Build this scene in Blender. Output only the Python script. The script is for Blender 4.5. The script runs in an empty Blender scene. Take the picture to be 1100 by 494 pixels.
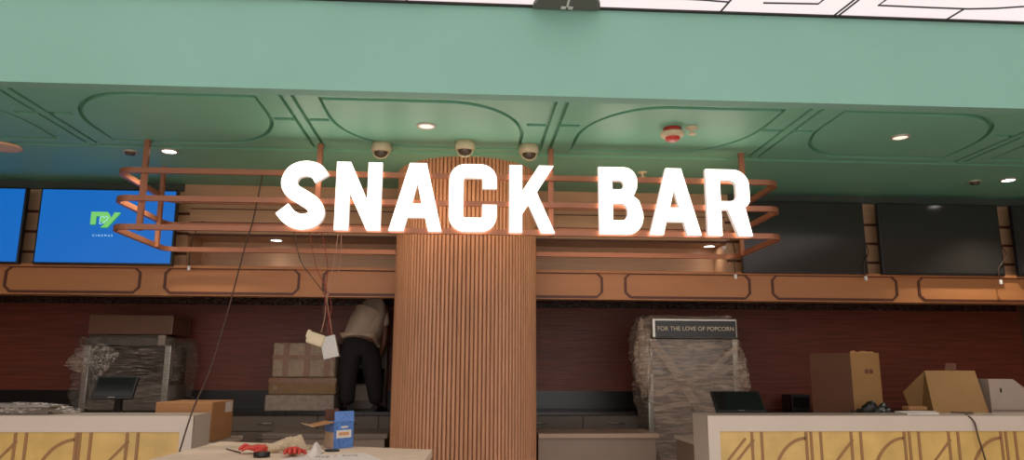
import bpy, bmesh, math, random
from mathutils import Vector, Matrix, noise
random.seed(7)
PI = math.pi
scene = bpy.context.scene
COL = scene.collection

# ------------------------------------------------------------------ camera model (photo frame 1100 x 494)
F_PX, PITCH, YAW, ROLL, EYE = 790.0, math.radians(11.0), math.radians(3.55), .0036, 1.45
_s, _c = math.sin(YAW), math.cos(YAW)
FWD = Vector((_s*math.cos(PITCH), _c*math.cos(PITCH), math.sin(PITCH)))
_r0 = Vector((_c, -_s, 0)); _u0 = _r0.cross(FWD)
RIGHT = _r0*math.cos(ROLL) + _u0*math.sin(ROLL)
UP = _u0*math.cos(ROLL) - _r0*math.sin(ROLL)
CAM = Vector((0, 0, EYE))

def _ray(px, py): return FWD*F_PX + RIGHT*(px-550) - UP*(py-247)
def at(px, py, Y):
    d = _ray(px, py); return CAM + d*(Y/d.y)
def atz(px, py, z):
    d = _ray(px, py); return CAM + d*((z-EYE)/d.z)
def atx(px, py, x):
    d = _ray(px, py); return CAM + d*(x/d.x)

cd = bpy.data.cameras.new('camera'); cam = bpy.data.objects.new('camera', cd); COL.objects.link(cam)
cam.matrix_world = Matrix(((RIGHT.x, UP.x, -FWD.x, CAM.x), (RIGHT.y, UP.y, -FWD.y, CAM.y), (RIGHT.z, UP.z, -FWD.z, CAM.z), (0, 0, 0, 1)))
cd.sensor_fit = 'HORIZONTAL'; cd.sensor_width = 36; cd.lens = 36*F_PX/1100; cd.clip_start = .05
scene.camera = cam
scene.view_settings.view_transform = 'Standard'; scene.view_settings.look = 'None'
scene.view_settings.gamma = 1; scene.view_settings.use_curve_mapping = False
scene.view_settings.exposure = 0.62

# ------------------------------------------------------------------ materials
def lin(c):
    o = []
    for v in c:
        v = v/255; o.append(v/12.92 if v <= .04045 else ((v+.055)/1.055)**2.4)
    return (*o, 1)

def mat(name, rgb, rough=.6, metal=0, var=.0, vscale=6, stretch=(1, 1, 1), bump=0, bscale=40, spec=.5, coat=0):
    m = bpy.data.materials.new(name); m.use_nodes = True
    nt = m.node_tree; b = nt.nodes['Principled BSDF']
    b.inputs['Base Color'].default_value = lin(rgb); b.inputs['Roughness'].default_value = rough
    b.inputs['Metallic'].default_value = metal; b.inputs['Specular IOR Level'].default_value = spec
    if coat: b.inputs['Coat Weight'].default_value = coat; b.inputs['Coat Roughness'].default_value = .08
    if var or bump:
        tc = nt.nodes.new('ShaderNodeTexCoord'); mp = nt.nodes.new('ShaderNodeMapping')
        mp.inputs['Scale'].default_value = stretch; nt.links.new(tc.outputs['Object'], mp.inputs['Vector'])
    if var:
        n = nt.nodes.new('ShaderNodeTexNoise'); n.inputs['Scale'].default_value = vscale; n.inputs['Detail'].default_value = 5
        nt.links.new(mp.outputs['Vector'], n.inputs['Vector'])
        r = nt.nodes.new('ShaderNodeValToRGB')
        c = lin(rgb)
        r.color_ramp.elements[0].position = .3; r.color_ramp.elements[1].position = .7
        r.color_ramp.elements[0].color = (*[v*(1-var) for v in c[:3]], 1)
        r.color_ramp.elements[1].color = (*[min(1, v*(1+var)) for v in c[:3]], 1)
        nt.links.new(n.outputs['Fac'], r.inputs['Fac']); nt.links.new(r.outputs['Color'], b.inputs['Base Color'])
    if bump:
        n2 = nt.nodes.new('ShaderNodeTexNoise'); n2.inputs['Scale'].default_value = bscale; n2.inputs['Detail'].default_value = 3
        nt.links.new(mp.outputs['Vector'], n2.inputs['Vector'])
        bp = nt.nodes.new('ShaderNodeBump'); bp.inputs['Strength'].default_value = bump; bp.inputs['Distance'].default_value = .02
        nt.links.new(n2.outputs['Fac'], bp.inputs['Height']); nt.links.new(bp.outputs['Normal'], b.inputs['Normal'])
    return m

def emit(name, rgb, strength):
    m = bpy.data.materials.new(name); m.use_nodes = True
    b = m.node_tree.nodes['Principled BSDF']
    b.inputs['Base Color'].default_value = (.02, .02, .02, 1) if False else lin(rgb)
    b.inputs['Base Color'].default_value = (*[.1*v for v in lin(rgb)[:3]], 1)
    b.inputs['Emission Color'].default_value = lin(rgb); b.inputs['Emission Strength'].default_value = strength
    b.inputs['Roughness'].default_value = .4
    return m

def wrapmat(name, rgb, lo, hi, scale=9, stretch=(1, 1, 6)):
    m = bpy.data.materials.new(name); m.use_nodes = True
    nt = m.node_tree; b = nt.nodes['Principled BSDF']; out = nt.nodes['Material Output']
    b.inputs['Base Color'].default_value = lin(rgb); b.inputs['Roughness'].default_value = .28
    tr = nt.nodes.new('ShaderNodeBsdfTransparent'); mx = nt.nodes.new('ShaderNodeMixShader')
    tc = nt.nodes.new('ShaderNodeTexCoord'); mp = nt.nodes.new('ShaderNodeMapping')
    mp.inputs['Scale'].default_value = stretch; mp.inputs['Rotation'].default_value = (0, .35, 0)
    n = nt.nodes.new('ShaderNodeTexNoise'); n.inputs['Scale'].default_value = scale; n.inputs['Detail'].default_value = 6; n.inputs['Distortion'].default_value = .6
    r = nt.nodes.new('ShaderNodeMapRange'); r.inputs[1].default_value = .38; r.inputs[2].default_value = .68
    r.inputs[3].default_value = lo; r.inputs[4].default_value = hi
    L = nt.links.new
    L(tc.outputs['Object'], mp.inputs['Vector']); L(mp.outputs['Vector'], n.inputs['Vector']); L(n.outputs['Fac'], r.inputs[0])
    L(r.outputs[0], mx.inputs[0]); L(tr.outputs[0], mx.inputs[1]); L(b.outputs[0], mx.inputs[2]); L(mx.outputs[0], out.inputs['Surface'])
    bp = nt.nodes.new('ShaderNodeBump'); bp.inputs['Strength'].default_value = .8; bp.inputs['Distance'].default_value = .03
    L(n.outputs['Fac'], bp.inputs['Height']); L(bp.outputs['Normal'], b.inputs['Normal'])
    return m

M = dict(
    teal=mat('teal_paint', (134, 184, 167), .75, var=.03, vscale=1.2),
    soffit=mat('soffit_paint', (126, 186, 158), .5, var=.03, vscale=1.0),
    lumi=emit('luminous_ceiling', (255, 240, 240), .62),
    line=mat('black_line', (48, 40, 38), .6),
    ornament=mat('ornament_grey', (104, 100, 96), .6),
    white=mat('white_inlay', (235, 230, 228), .5),
    slat=mat('wood_slat', (192, 140, 104), .45, var=.16, vscale=5, stretch=(6, 6, .5)),
    groove=mat('slat_groove', (120, 78, 54), .8),
    panel=mat('brown_laminate', (198, 154, 118), .38, var=.08, vscale=4, stretch=(.6, 1, 8)),
    beam=mat('beam_laminate', (182, 120, 72), .45, var=.05, vscale=3, stretch=(.6, 1, 6)),
    molding=mat('dark_brown_molding', (88, 42, 22), .5),
    shade_strip=mat('painted_shadow', (74, 80, 72), .8),
    backwall=mat('dark_wood_panelling', (124, 58, 38), .42, var=.3, vscale=3, stretch=(.5, 1, 12), bump=.3, bscale=8),
    mosaic=mat('glossy_tile', (60, 34, 26), .12, var=.3, vscale=20, bump=.9, bscale=30),
    splash=mat('black_backsplash', (26, 22, 21), .3),
    barceil=mat('bar_ceiling', (70, 46, 34), .7),
    floor=mat('floor_tile', (222, 216, 206), .4, var=.08, vscale=2),
    sidewall=mat('side_wall_paint', (120, 90, 70), .7, var=.03),
    letter=emit('lit_letter_face', (255, 238, 222), 2.2),
    letterside=emit('lit_letter_side', (255, 232, 216), .42),
    letterhalo=emit('halo_lit_letter_back', (255, 222, 190), 3.0),
    copper=mat('copper_paint', (164, 106, 78), .4, metal=.3, var=.05),
    tvblue=emit('blue_screen', (13, 103, 190), .62),
    tvdark=mat('dark_screen', (48, 47, 44), .12, spec=.5),
    tvframe=mat('tv_bezel', (22, 22, 26), .35),
    lgreen=emit('logo_green', (105, 178, 95), .85),
    ldark=emit('logo_dark_green', (20, 120, 90), .8),
    lwhite=emit('logo_white', (170, 215, 235), .8),
    counter=mat('white_solid_surface', (206, 192, 176), .35, var=.02, vscale=3),
    ctop=mat('counter_top_surface', (186, 172, 158), .3, var=.03, vscale=3),
    yellow=mat('yellow_onyx', (210, 176, 104), .3, var=.14, vscale=5),
    ypat=mat('bronze_inlay', (152, 112, 70), .5),
    desk=mat('desk_laminate', (190, 176, 160), .4, var=.02),
    deskside=mat('taupe_side_panel', (130, 110, 94), .5, var=.03),
    drawer=mat('grey_drawer', (102, 88, 76), .45, var=.03),
    steel=mat('steel', (170, 165, 155), .3, metal=.8, var=.06, vscale=8, stretch=(1, 1, 6)),
    blacktop=mat('black_stone', (34, 29, 27), .25, var=.1, vscale=30),
    black=mat('black_plastic', (24, 23, 23), .35),
    screen=mat('pos_screen', (20, 20, 22), .1),
    glass=mat('dark_case', (46, 36, 30), .15),
    hdr=mat('brown_header', (118, 78, 54), .4, var=.05),
    wrap=wrapmat('stretch_film', (206, 184, 164), .22, .66, scale=4.0, stretch=(1.2, 1.2, 9)),
    wrapthin=wrapmat('thin_film', (200, 185, 170), .02, .42, scale=7, stretch=(1, 1, 9)),
    wrapcol=wrapmat('milky_film', (190, 172, 150), .05, .4, scale=8, stretch=(2, 2, 2)),
    wrapfine=wrapmat('crinkled_film', (236, 224, 210), .0, .62, scale=26, stretch=(1, 1, 1)),
    card=mat('cardboard', (170, 122, 78), .85, var=.06, vscale=5, stretch=(1, 1, 3)),
    carddark=mat('brown_card', (98, 62, 43), .85, var=.06, vscale=5),
    cardbox=mat('tan_card', (150, 112, 66), .85, var=.07, vscale=5),
    tape=mat('brown_tape', (142, 84, 36), .35, var=.08, vscale=8),
    foam=mat('white_foam', (176, 158, 144), .7, var=.04),
    paper=mat('paper', (222, 214, 204), .8, var=.03),
    blue=mat('blue_print', (84, 126, 192), .5, var=.3, vscale=45),
    lightcard=mat('grey_card', (186, 160, 132), .8, var=.08, vscale=12),
    preptop=mat('prep_top', (158, 132, 112), .4, var=.03),
    orange=mat('orange_print', (206, 156, 98), .6),
    red=mat('red_rubber', (196, 64, 52), .5, var=.12, vscale=30),
    knit=mat('cream_knit', (198, 178, 146), .9, var=.1, vscale=60, bump=.4, bscale=160),
    table=mat('table_board', (216, 194, 168), .8, var=.09, vscale=7),
    tableside=mat('table_edge', (150, 104, 74), .7, var=.1, vscale=8),
    stain=mat('dried_paint', (150, 116, 84), .8, var=.1),
    skin=mat('skin', (120, 78, 58), .55, var=.04),
    shirt=mat('beige_shirt', (226, 198, 170), .85, var=.05, vscale=14, bump=.4, bscale=12),
    trousers=mat('dark_trousers', (36, 31, 31), .85, var=.08, vscale=14, bump=.3, bscale=12),
    hair=mat('black_hair', (20, 16, 14), .6, bump=.4, bscale=80),
    alu=mat('ribbed_aluminium', (178, 172, 164), .35, metal=.6, var=.04),
    cream=mat('cream_plastic', (222, 206, 172), .6, var=.05, vscale=20),
    wire_r=mat('red_wire', (140, 52, 40), .5),
    wire_p=mat('pale_wire', (172, 128, 104), .5),
    wire_d=mat('dark_wire', (74, 50, 38), .5),
    beige=mat('camera_beige', (214, 196, 160), .45),
    dome=mat('smoked_dome', (92, 76, 58), .1),
    alarmred=mat('alarm_red', (204, 62, 54), .4),
    disc=mat('speaker_disc', (236, 190, 150), .6),
    lamp=emit('lamp_bright', (255, 248, 240), 7.0),
    lampdim=emit('lamp_dim', (255, 236, 214), .8),
    trimmetal=mat('lamp_trim', (196, 186, 172), .4, metal=.3),
    socket=mat('socket_plate', (110, 92, 78), .5),
)

# ------------------------------------------------------------------ object helpers
ORG = {}
def tag(o, label=None, cat=None, group=None, kind=None):
    if label: o['label'] = label
    if cat: o['category'] = cat
    if group: o['group'] = group
    if kind: o['kind'] = kind
    return o
def thing(name, label, cat, loc=(0, 0, 0), group=None):
    o = bpy.data.objects.new(name, None); COL.objects.link(o); o.location = loc; o.empty_display_size = .1
    ORG[o] = Vector(loc); return tag(o, label, cat, group)
def link(name, me, material, parent=None, loc=None):
    o = bpy.data.objects.new(name, me); COL.objects.link(o)
    if material is not None:
        for m in (material if isinstance(material, (list, tuple)) else [material]): me.materials.append(M[m] if isinstance(m, str) else m)
    if parent is not None:
        o.parent = parent; me.transform(Matrix.Translation(-ORG[parent])); ORG[o] = ORG[parent]
    elif loc is not None:
        me.transform(Matrix.Translation(-Vector(loc))); o.location = loc; ORG[o] = Vector(loc)
    else: ORG[o] = Vector((0, 0, 0))
    return o
def dup(root, loc, label=None, group=None):
    r = root.copy(); COL.objects.link(r); r.location = loc
    if label: r['label'] = label
    if group: r['group'] = group
    for ch in list(root.children):
        c = ch.copy(); COL.objects.link(c); c.parent = r
        for g in list(ch.children):
            d = g.copy(); COL.objects.link(d); d.parent = c
    return r

class MB:
    def __init__(s, X=None): s.bm = bmesh.new(); s.mi = 0; s.X = X
    def _fin(s, vs, smooth=False):
        fs = set()
        for v in vs:
            if s.X is not None and not getattr(s, '_raw', False): v.co = s.X @ v.co
            fs.update(v.link_faces)
        for f in fs: f.material_index = s.mi; f.smooth = smooth
        return s
    def box(s, a, b, bev=0, rot=None, seg=2):
        a, b = Vector(a), Vector(b); c = (a+b)/2; d = b-a
        r = bmesh.ops.create_cube(s.bm, size=1); vs = r['verts']
        bmesh.ops.scale(s.bm, vec=(abs(d.x), abs(d.y), abs(d.z)), verts=vs)
        if bev:
            es = list({e for v in vs for e in v.link_edges})
            q = bmesh.ops.bevel(s.bm, geom=es, offset=bev, segments=seg, affect='EDGES', profile=.6)
            vs = list({v for f in q['faces'] for v in f.verts} | {v for v in vs if v.is_valid})
        mt = Matrix.Translation(c) @ (rot.to_4x4() if rot else Matrix())
        for v in vs: v.co = mt @ v.co
        return s._fin(vs)
    def hexa(s, p):   # 8 points: bottom 4 (ccw), top 4
        vs = [s.bm.verts.new(q) for q in p]
        for f in ((3, 2, 1, 0), (4, 5, 6, 7), (0, 1, 5, 4), (1, 2, 6, 5), (2, 3, 7, 6), (3, 0, 4, 7)): s.bm.faces.new([vs[i] for i in f])
        bmesh.ops.recalc_face_normals(s.bm, faces=list({f for v in vs for f in v.link_faces}))
        return s._fin(vs)
    def poly(s, pts, ext):   # prism: polygon extruded along vector
        a = [s.bm.verts.new(p) for p in pts]; e = Vector(ext)
        b = [s.bm.verts.new(Vector(p)+e) for p in pts]; n = len(a)
        s.bm.faces.new(a); s.bm.faces.new(b[::-1])
        for i in range(n): s.bm.faces.new((a[i], b[i], b[(i+1) % n], a[(i+1) % n]))
        bmesh.ops.recalc_face_normals(s.bm, faces=list({f for v in a+b for f in v.link_faces}))
        return s._fin(a+b)
    def tube(s, pts, r, n=10, cap=True):
        pts = [Vector(p) for p in pts]; rings = []; allv = []
        rr = r if isinstance(r, (list, tuple)) else [r]*len(pts)
        ref = Vector((0, 0, 1)) if abs((pts[1]-pts[0]).normalized().z) < .9 else Vector((1, 0, 0))
        for i, p in enumerate(pts):
            t = (pts[min(i+1, len(pts)-1)] - pts[max(i-1, 0)]).normalized()
            u = t.cross(ref).normalized(); w = t.cross(u); ref = u.cross(t) if abs(t.dot(ref)) > .95 else ref
            ring = [s.bm.verts.new(p + (u*math.cos(2*PI*k/n) + w*math.sin(2*PI*k/n))*rr[i]) for k in range(n)]
            rings.append(ring); allv += ring
        for a, b in zip(rings, rings[1:]):
            for k in range(n): s.bm.faces.new((a[k], a[(k+1) % n], b[(k+1) % n], b[k]))
        if cap: s.bm.faces.new(rings[0][::-1]); s.bm.faces.new(rings[-1])
        bmesh.ops.recalc_face_normals(s.bm, faces=list({f for v in allv for f in v.link_faces}))
        return s._fin(allv, True)
    def lathe(s, prof, c, n=28, axis='z'):
        c = Vector(c); allv = []; rings = []
        for (r, z) in prof:
            if r < 1e-5: ring = [s.bm.verts.new(c+Vector((0, 0, z)))]
            else: ring = [s.bm.verts.new(c+Vector((r*math.cos(2*PI*k/n), r*math.sin(2*PI*k/n), z))) for k in range(n)]
            rings.append(ring); allv += ring
        for a, b in zip(rings, rings[1:]):
            for k in range(n):
                q = [a[k % len(a)], a[(k+1) % len(a)], b[(k+1) % len(b)], b[k % len(b)]]
                q = list(dict.fromkeys(q))
                if len(q) > 2: s.bm.faces.new(q)
        bmesh.ops.recalc_face_normals(s.bm, faces=list({f for v in allv for f in v.link_faces}))
        return s._fin(allv, True)
    def sweep(s, pts, w0, h, closed=False, wx=0):   # flat path (xy), rectangular section
        pts = [Vector(p) for p in pts]; n = len(pts); rings = []
        for i in range(n):
            a = pts[i-1] if (i or closed) else pts[i]; b = pts[(i+1) % n] if (i < n-1 or closed) else pts[i]
            t = (b-a); t.z = 0; t.normalize(); u = Vector((-t.y, t.x, 0)); w = w0*(1+wx*abs(t.x)**3)
            rings.append([s.bm.verts.new(pts[i]+u*x+Vector((0, 0, z))) for x, z in ((-w/2, -h/2), (w/2, -h/2), (w/2, h/2), (-w/2, h/2))])
        m = n if closed else n-1
        for i in range(m):
            a, b = rings[i], rings[(i+1) % n]
            for k in range(4): s.bm.faces.new((a[k], a[(k+1) % 4], b[(k+1) % 4], b[k]))
        if not closed: s.bm.faces.new(rings[0][::-1]); s.bm.faces.new(rings[-1])
        vs = [v for r in rings for v in r]
        bmesh.ops.recalc_face_normals(s.bm, faces=list({f for v in vs for f in v.link_faces}))
        return s._fin(vs)
    def ribbon(s, pts, w, d, normal=(0, -1, 0)):   # strip lying in a vertical xz plane, pushed out by d along normal
        pts = [Vector(p) for p in pts]; nv = Vector(normal); A = []; B = []
        for i, p in enumerate(pts):
            t = (pts[min(i+1, len(pts)-1)]-pts[max(i-1, 0)]).normalized(); u = t.cross(nv).normalized()*w/2
            A.append((p-u, p+u)); B.append((p-u+nv*d, p+u+nv*d))
        for i in range(len(pts)-1):
            s.hexa([A[i][0], A[i][1], A[i+1][1], A[i+1][0], B[i][0], B[i][1], B[i+1][1], B[i+1][0]])
        return s
    def build(s, name, material, parent=None, loc=None, **k):
        me = bpy.data.meshes.new(name); s.bm.to_mesh(me); s.bm.free()
        return link(name, me, material, parent, loc)

def arc(cx, cz, r, a0, a1, n=10): return [(cx+r*math.cos(math.radians(a0+(a1-a0)*i/n)), cz+r*math.sin(math.radians(a0+(a1-a0)*i/n))) for i in range(n+1)]
def catmull(p, k=8):
    o = []
    for i in range(len(p)-1):
        a, b, c, d = (Vector(p[max(i-1, 0)]), Vector(p[i]), Vector(p[i+1]), Vector(p[min(i+2, len(p)-1)]))
        for j in range(k):
            t = j/k; o.append(.5*((2*b)+(c-a)*t+(2*a-5*b+4*c-d)*t*t+(3*b-a-3*c+d)*t**3))
    o.append(Vector(p[-1])); return o
def stroke(center, w):   # outline of a thick 2-D stroke
    c = [Vector((q[0], q[1])) for q in center]; L, R = [], []
    for i, p in enumerate(c):
        t = (c[min(i+1, len(c)-1)]-c[max(i-1, 0)]).normalized(); u = Vector((-t.y, t.x))*w/2
        L.append(p+u); R.append(p-u)
    return [tuple(q) for q in L+R[::-1]]
def plate(name, loops, depth, bev, mats, parent, place, loc=None, off=0):
    """filled outline with holes, extruded: loops in metres (x,z); place(x, z, y) -> world point"""
    cu = bpy.data.curves.new(name, 'CURVE'); cu.dimensions = '2D'; cu.fill_mode = 'BOTH'; cu.extrude = depth/2; cu.offset = off; cu.bevel_depth = bev; cu.bevel_resolution = 1
    for lp in loops:
        sp = cu.splines.new('POLY'); sp.points.add(len(lp)-1); sp.use_cyclic_u = True
        for q, p in zip(sp.points, lp): q.co = (p[0], p[1], 0, 1)
    return curve_mesh(name, cu, mats, parent, place, loc)
def curve_mesh(name, cu, mats, parent, place, loc=None):
    o = bpy.data.objects.new('tmp', cu); COL.objects.link(o)
    dg = bpy.context.evaluated_depsgraph_get(); me = bpy.data.meshes.new_from_object(o.evaluated_get(dg))
    bpy.data.objects.remove(o); bpy.data.curves.remove(cu)
    me.name = name; me.materials.clear()
    many = isinstance(mats, (list, tuple)) and len(mats) > 1
    for p in me.polygons: p.material_index = (0 if p.normal.z > .8 else 2 if p.normal.z < -.8 else 1) if many else 0
    for v in me.vertices: v.co = place(v.co.x, v.co.y, -v.co.z)
    return link(name, me, mats, parent, loc)
def text(name, s, size, material, parent, place, extrude=.002, spacing=1, align='CENTER'):
    cu = bpy.data.curves.new(name, 'FONT'); cu.body = s; cu.size = size; cu.extrude = extrude; cu.align_x = align; cu.align_y = 'CENTER'; cu.space_character = spacing
    return curve_mesh(name, cu, material, parent, place)
def skin_mesh(name, V, Ed, Rd, sub=2):
    me = bpy.data.meshes.new(name); me.from_pydata([tuple(v) for v in V], Ed, [])
    o = bpy.data.objects.new('tmp', me); COL.objects.link(o)
    md = o.modifiers.new('s', 'SKIN'); md.use_smooth_shade = True
    me.skin_vertices.new() if not me.skin_vertices else None
    for i, sv in enumerate(me.skin_vertices[0].data):
        r = Rd[i]; sv.radius = r if isinstance(r, tuple) else (r, r); sv.use_root = (i == 0)
    sb = o.modifiers.new('u', 'SUBSURF'); sb.levels = sub; sb.render_levels = sub
    dg = bpy.context.evaluated_depsgraph_get(); r = bpy.data.meshes.new_from_object(o.evaluated_get(dg))
    bpy.data.objects.remove(o); r.name = name
    for p in r.polygons: p.use_smooth = True
    return r
def structure(o): o['kind'] = 'structure'; return o

# ------------------------------------------------------------------ the setting
XL, XR = -7.0, 7.6
ZS, ZC, YF, YW, YB = 3.47, 4.185, 5.145, 8.05, 9.7
structure(MB().box((XL, -9, -.1), (XR, YB, 0)).build('floor', 'floor'))
structure(MB().box((XL, YF, ZS), (XR, YF+.12, ZC+.1)).build('wall_front', 'teal'))
structure(MB().box((XL-.1, -5, 0), (XL, YB+.1, ZC+.1)).build('wall_left', 'sidewall'))
structure(MB().box((XR, -5, 0), (XR+.1, YB+.1, ZC+.1)).build('wall_right', 'sidewall'))
ceil = MB().box((XL, -5, ZC), (XR, YF, ZC+.1)).build('ceiling', 'lumi'); structure(ceil)
# black line pattern on the luminous ceiling
m = MB()
def cl(*pp, w=.012):
    q = [atz(x, y, ZC-.004) for x, y in pp]; m.sweep(q, w, .008)
cl((150, -9.5), (300, -4)); cl((437.5, 6), (436, -6)); cl((360, -4.3), (470, -1.2), (466, -7))
cl((700, -3), (758, .2), (783, 2.3), (788, -4)); cl((771, 16), (786, -1))
cl((893, 19), (915, 2), (922, -4)); cl((898, 19), (920, 2), (927, -4)); cl((820, 3.2), (879, 4.2), (892, -6))
cl((960, -6), (943.5, 5.8), (1000, 8.2), (1040, 9.6), (1070, 9), (1100, 7), (1130, 2), (1150, -5)); cl((1015, 22), (1036, 9.5))
m.box((XL, YF-.03, ZC-.012), (XR, YF, ZC))
structure(m.build('trim_1', 'line'))
# half round dark ornament against the fascia
oc = atz(607, 11, ZC); oc.y = YF-.005
t = thing('ceiling_ornament', 'dark grey half-round ornament on the glowing ceiling against the teal fascia', 'ornament', (oc.x, YF, ZC))
m = MB(); m.poly([(oc.x+.255*math.cos(a), YF-.032-.255*math.sin(a), ZC-.03) for a in [PI*i/24 for i in range(25)]], (0, 0, .029)); m.build('half_disc', 'ornament', t)
m = MB(); m.box((oc.x-.008, YF-.28, ZC-.036), (oc.x+.008, YF-.04, ZC-.0301)); m.box((oc.x-.045, YF-.075, ZC-.036), (oc.x+.045, YF-.04, ZC-.0301)); m.build('inlay', 'white', t)
# soffit over the bar
# grooved panel pattern cut into the soffit
m = MB()
zr = ZS+.018
def rib(pts, w=.032, h=.044): m.sweep([(x, y, zr) for x, y in pts], w, h, wx=1.1)
Y0, Y1 = 5.32, 6.48
seps = [-5.41, -3.385, -1.36, .70, 2.70, 4.74, 6.77]
for i in range(len(seps)-1):
    a, b = seps[i]+.24, seps[i+1]-.24
    rx = .62; ry = .80
    def ell(cx, cy, a0, a1): return [(cx+rx*math.cos(math.radians(a0+(a1-a0)*k/14)), cy+ry*math.sin(math.radians(a0+(a1-a0)*k/14))) for k in range(15)]
    far_y = Y1; near = Y0
    if i % 2:   # near-left round, far-right round (mirror below); near is the fascia side
        p = [(a, far_y)] + [(a, near+ry)] + ell(a+rx, near+ry, 180, 270) + [(b, near)] + [(b, far_y-ry)] + ell(b-rx, far_y-ry, 0, 90)
    else:
        p = [(b, far_y)] + [(b, near+ry)] + ell(b-rx, near+ry, 360, 270) + [(a, near)] + [(a, far_y-ry)] + ell(a+rx, far_y-ry, 180, 90)
    q = []
    for e in p:
        if not q or (Vector(e)-Vector(q[-1])).length > .02: q.append(e)
    m.sweep([(x, y, zr) for x, y in q], .032, .044, closed=True, wx=1.1)
    ym = near+.48
    rib([(seps[i]+.055, ym), (a-.02, ym)]); rib([(b+.02, ym), (seps[i+1]-.055, ym)])
for s_ in seps:
    rib([(s_-.045, YF+.12), (s_-.045, 6.60)]); rib([(s_+.045, YF+.12), (s_+.045, 6.60)])
rib([(XL, 6.64), (XR, 6.64)], .034, .044)
cutter = m.build('cutter', 'soffit')
m = MB(); m.box((XL, YF+.12, ZS), (XR, YB, ZS+.08)); sf = m.build('tmp', 'soffit')
md = sf.modifiers.new('grooves', 'BOOLEAN'); md.operation = 'DIFFERENCE'; md.object = cutter; md.solver = 'EXACT'; md.use_self = True
me = bpy.data.meshes.new_from_object(sf.evaluated_get(bpy.context.evaluated_depsgraph_get()))
bpy.data.objects.remove(sf); bpy.data.objects.remove(cutter); me.name = 'ceiling_soffit'; me.materials.clear()
structure(link('ceiling_soffit', me, 'soffit'))

# wall behind the screens: upper box, slot with downlights, beam
ZSL = 2.912     # underside of the upper box
TVZ0, TVZ1 = 2.535, 3.345
m = MB()
m.box((XL, YW, 2.26), (-3.02, YW+.3, ZS)); m.box((2.93, YW, 2.26), (XR, YW+.3, ZS))         # side walls carrying the screens
m.box((-3.02, YW, ZSL), (2.93, 8.52, ZS))                                                   # upper box
m.box((-3.02, 8.5, 2.5), (2.93, 8.6, ZS)); m.box((-3.14, YW+.3, 2.5), (-3.02, 8.6, ZS)); m.box((2.93, YW+.3, 2.5), (3.05, 8.6, ZS))   # rear and ends of the slot
structure(m.build('wall_back', 'panel'))
m = MB()
for z in [2.70, 2.92, 3.14]:
    for a, b in ((XL, -3.02), (2.93, XR)): m.box((a, YW-.012, z-.014), (b, YW, z+.014))
for z in [3.05, 3.20, 3.31]:
    m.box((-3.02, YW-.006, z-.005), (2.93, YW, z+.005))
m.box((-3.03, YW-.012, ZSL-.012), (2.93, YW, ZSL+.012))
structure(m.build('trim_3', 'molding'))
m = MB(); m.box((XL, YW-.03, 3.385), (-3.10, YW, ZS)); m.box((2.98, YW-.03, 3.385), (XR, YW, ZS)); structure(m.build('trim_4', 'shade_strip'))  # strips above the screens: the shadow there, painted in as dark grey-green
structure(MB().box((XL, 7.9, 2.235), (XR, YW, 2.55)).box((XL, 7.86, 2.52), (XR, 7.9, 2.55)).build('wall_beam', 'beam'))
structure(MB().box((XL, YW, 2.5), (XR, YB, 2.53)).build('ceiling_bar', 'barceil'))
# chamfered panel outlines on the beam
m = MB()
def beam_panel(x0, x1):
    z0, z1, c, k = 2.262, 2.525, .055, .03
    e = .085; pts = [(x0+e, z0), (x1-e, z0), (x1-k, z0+c), (x1-k, z1-c), (x1-e, z1), (x0+e, z1), (x0+k, z1-c), (x0+k, z0+c), (x0+e, z0)]
    m.ribbon([(x, 7.9, z) for x, z in pts], .026, .012)
gx = [at(p, 300, 7.9).x for p in (-8, 164, 334.5, 659, 817, 974)]
gx = [gx[0]-1.66] + gx + [gx[-1]+1.6]
for i in range(len(gx)-1):
    if i == 3: beam_panel(gx[3]+.1, -.45); beam_panel(.45, gx[4]-.1)
    else: beam_panel(gx[i]+.1, gx[i+1]-.1)
structure(m.build('trim_5', 'molding'))
# wall behind the counters
structure(MB().box((XL, YB, 0), (XR, YB+.1, 2.5)).build('wall_rear', 'backwall'))
m = MB()
for x0, x1 in ((XL, -.6), (.6, XR)):
    x = x0
    while x < x1-.1:
        for r in range(2):
            dz = .055; z = 2.30+r*.062
            m.box((x, YB-.016, z), (min(x+.098, x1), YB, z+dz), bev=.006, seg=1)
        x += .104
structure(m.build('trim_6', 'mosaic'))
m = MB().box((XL, YB-.02, .98), (-.3, YB, 1.225)).box((.3, YB-.02, .98), (at(690, 430, YB).x, YB, 1.225)); structure(m.build('trim_7', 'splash'))

# the round slatted column
CX, CY, CR = -.005, 7.45, .705
N = 112; m = MB(); vs = []
for zc in (0, ZS):
    ring = []
    for k in range(N):
        a0 = 2*PI*k/N
        for j, (da, r) in enumerate(((0, CR-.022), (.12, CR-.022), (.2, CR), (.5, CR+.006), (.85, CR), (.95, CR-.022))):
            a = a0+da*2*PI/N; ring.append(m.bm.verts.new((CX+r*math.cos(a), CY+r*math.sin(a), zc)))
    vs.append(ring)
n = len(vs[0])
for k in range(n):
    f = m.bm.faces.new((vs[0][k], vs[0][(k+1) % n], vs[1][(k+1) % n], vs[1][k])); f.material_index = 1 if k % 6 in (0, 5) else 0
col = m.build('column', ['slat', 'groove']); structure(col); tag(col, 'round column clad in vertical brown wood slats behind the sign', 'column')

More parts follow.
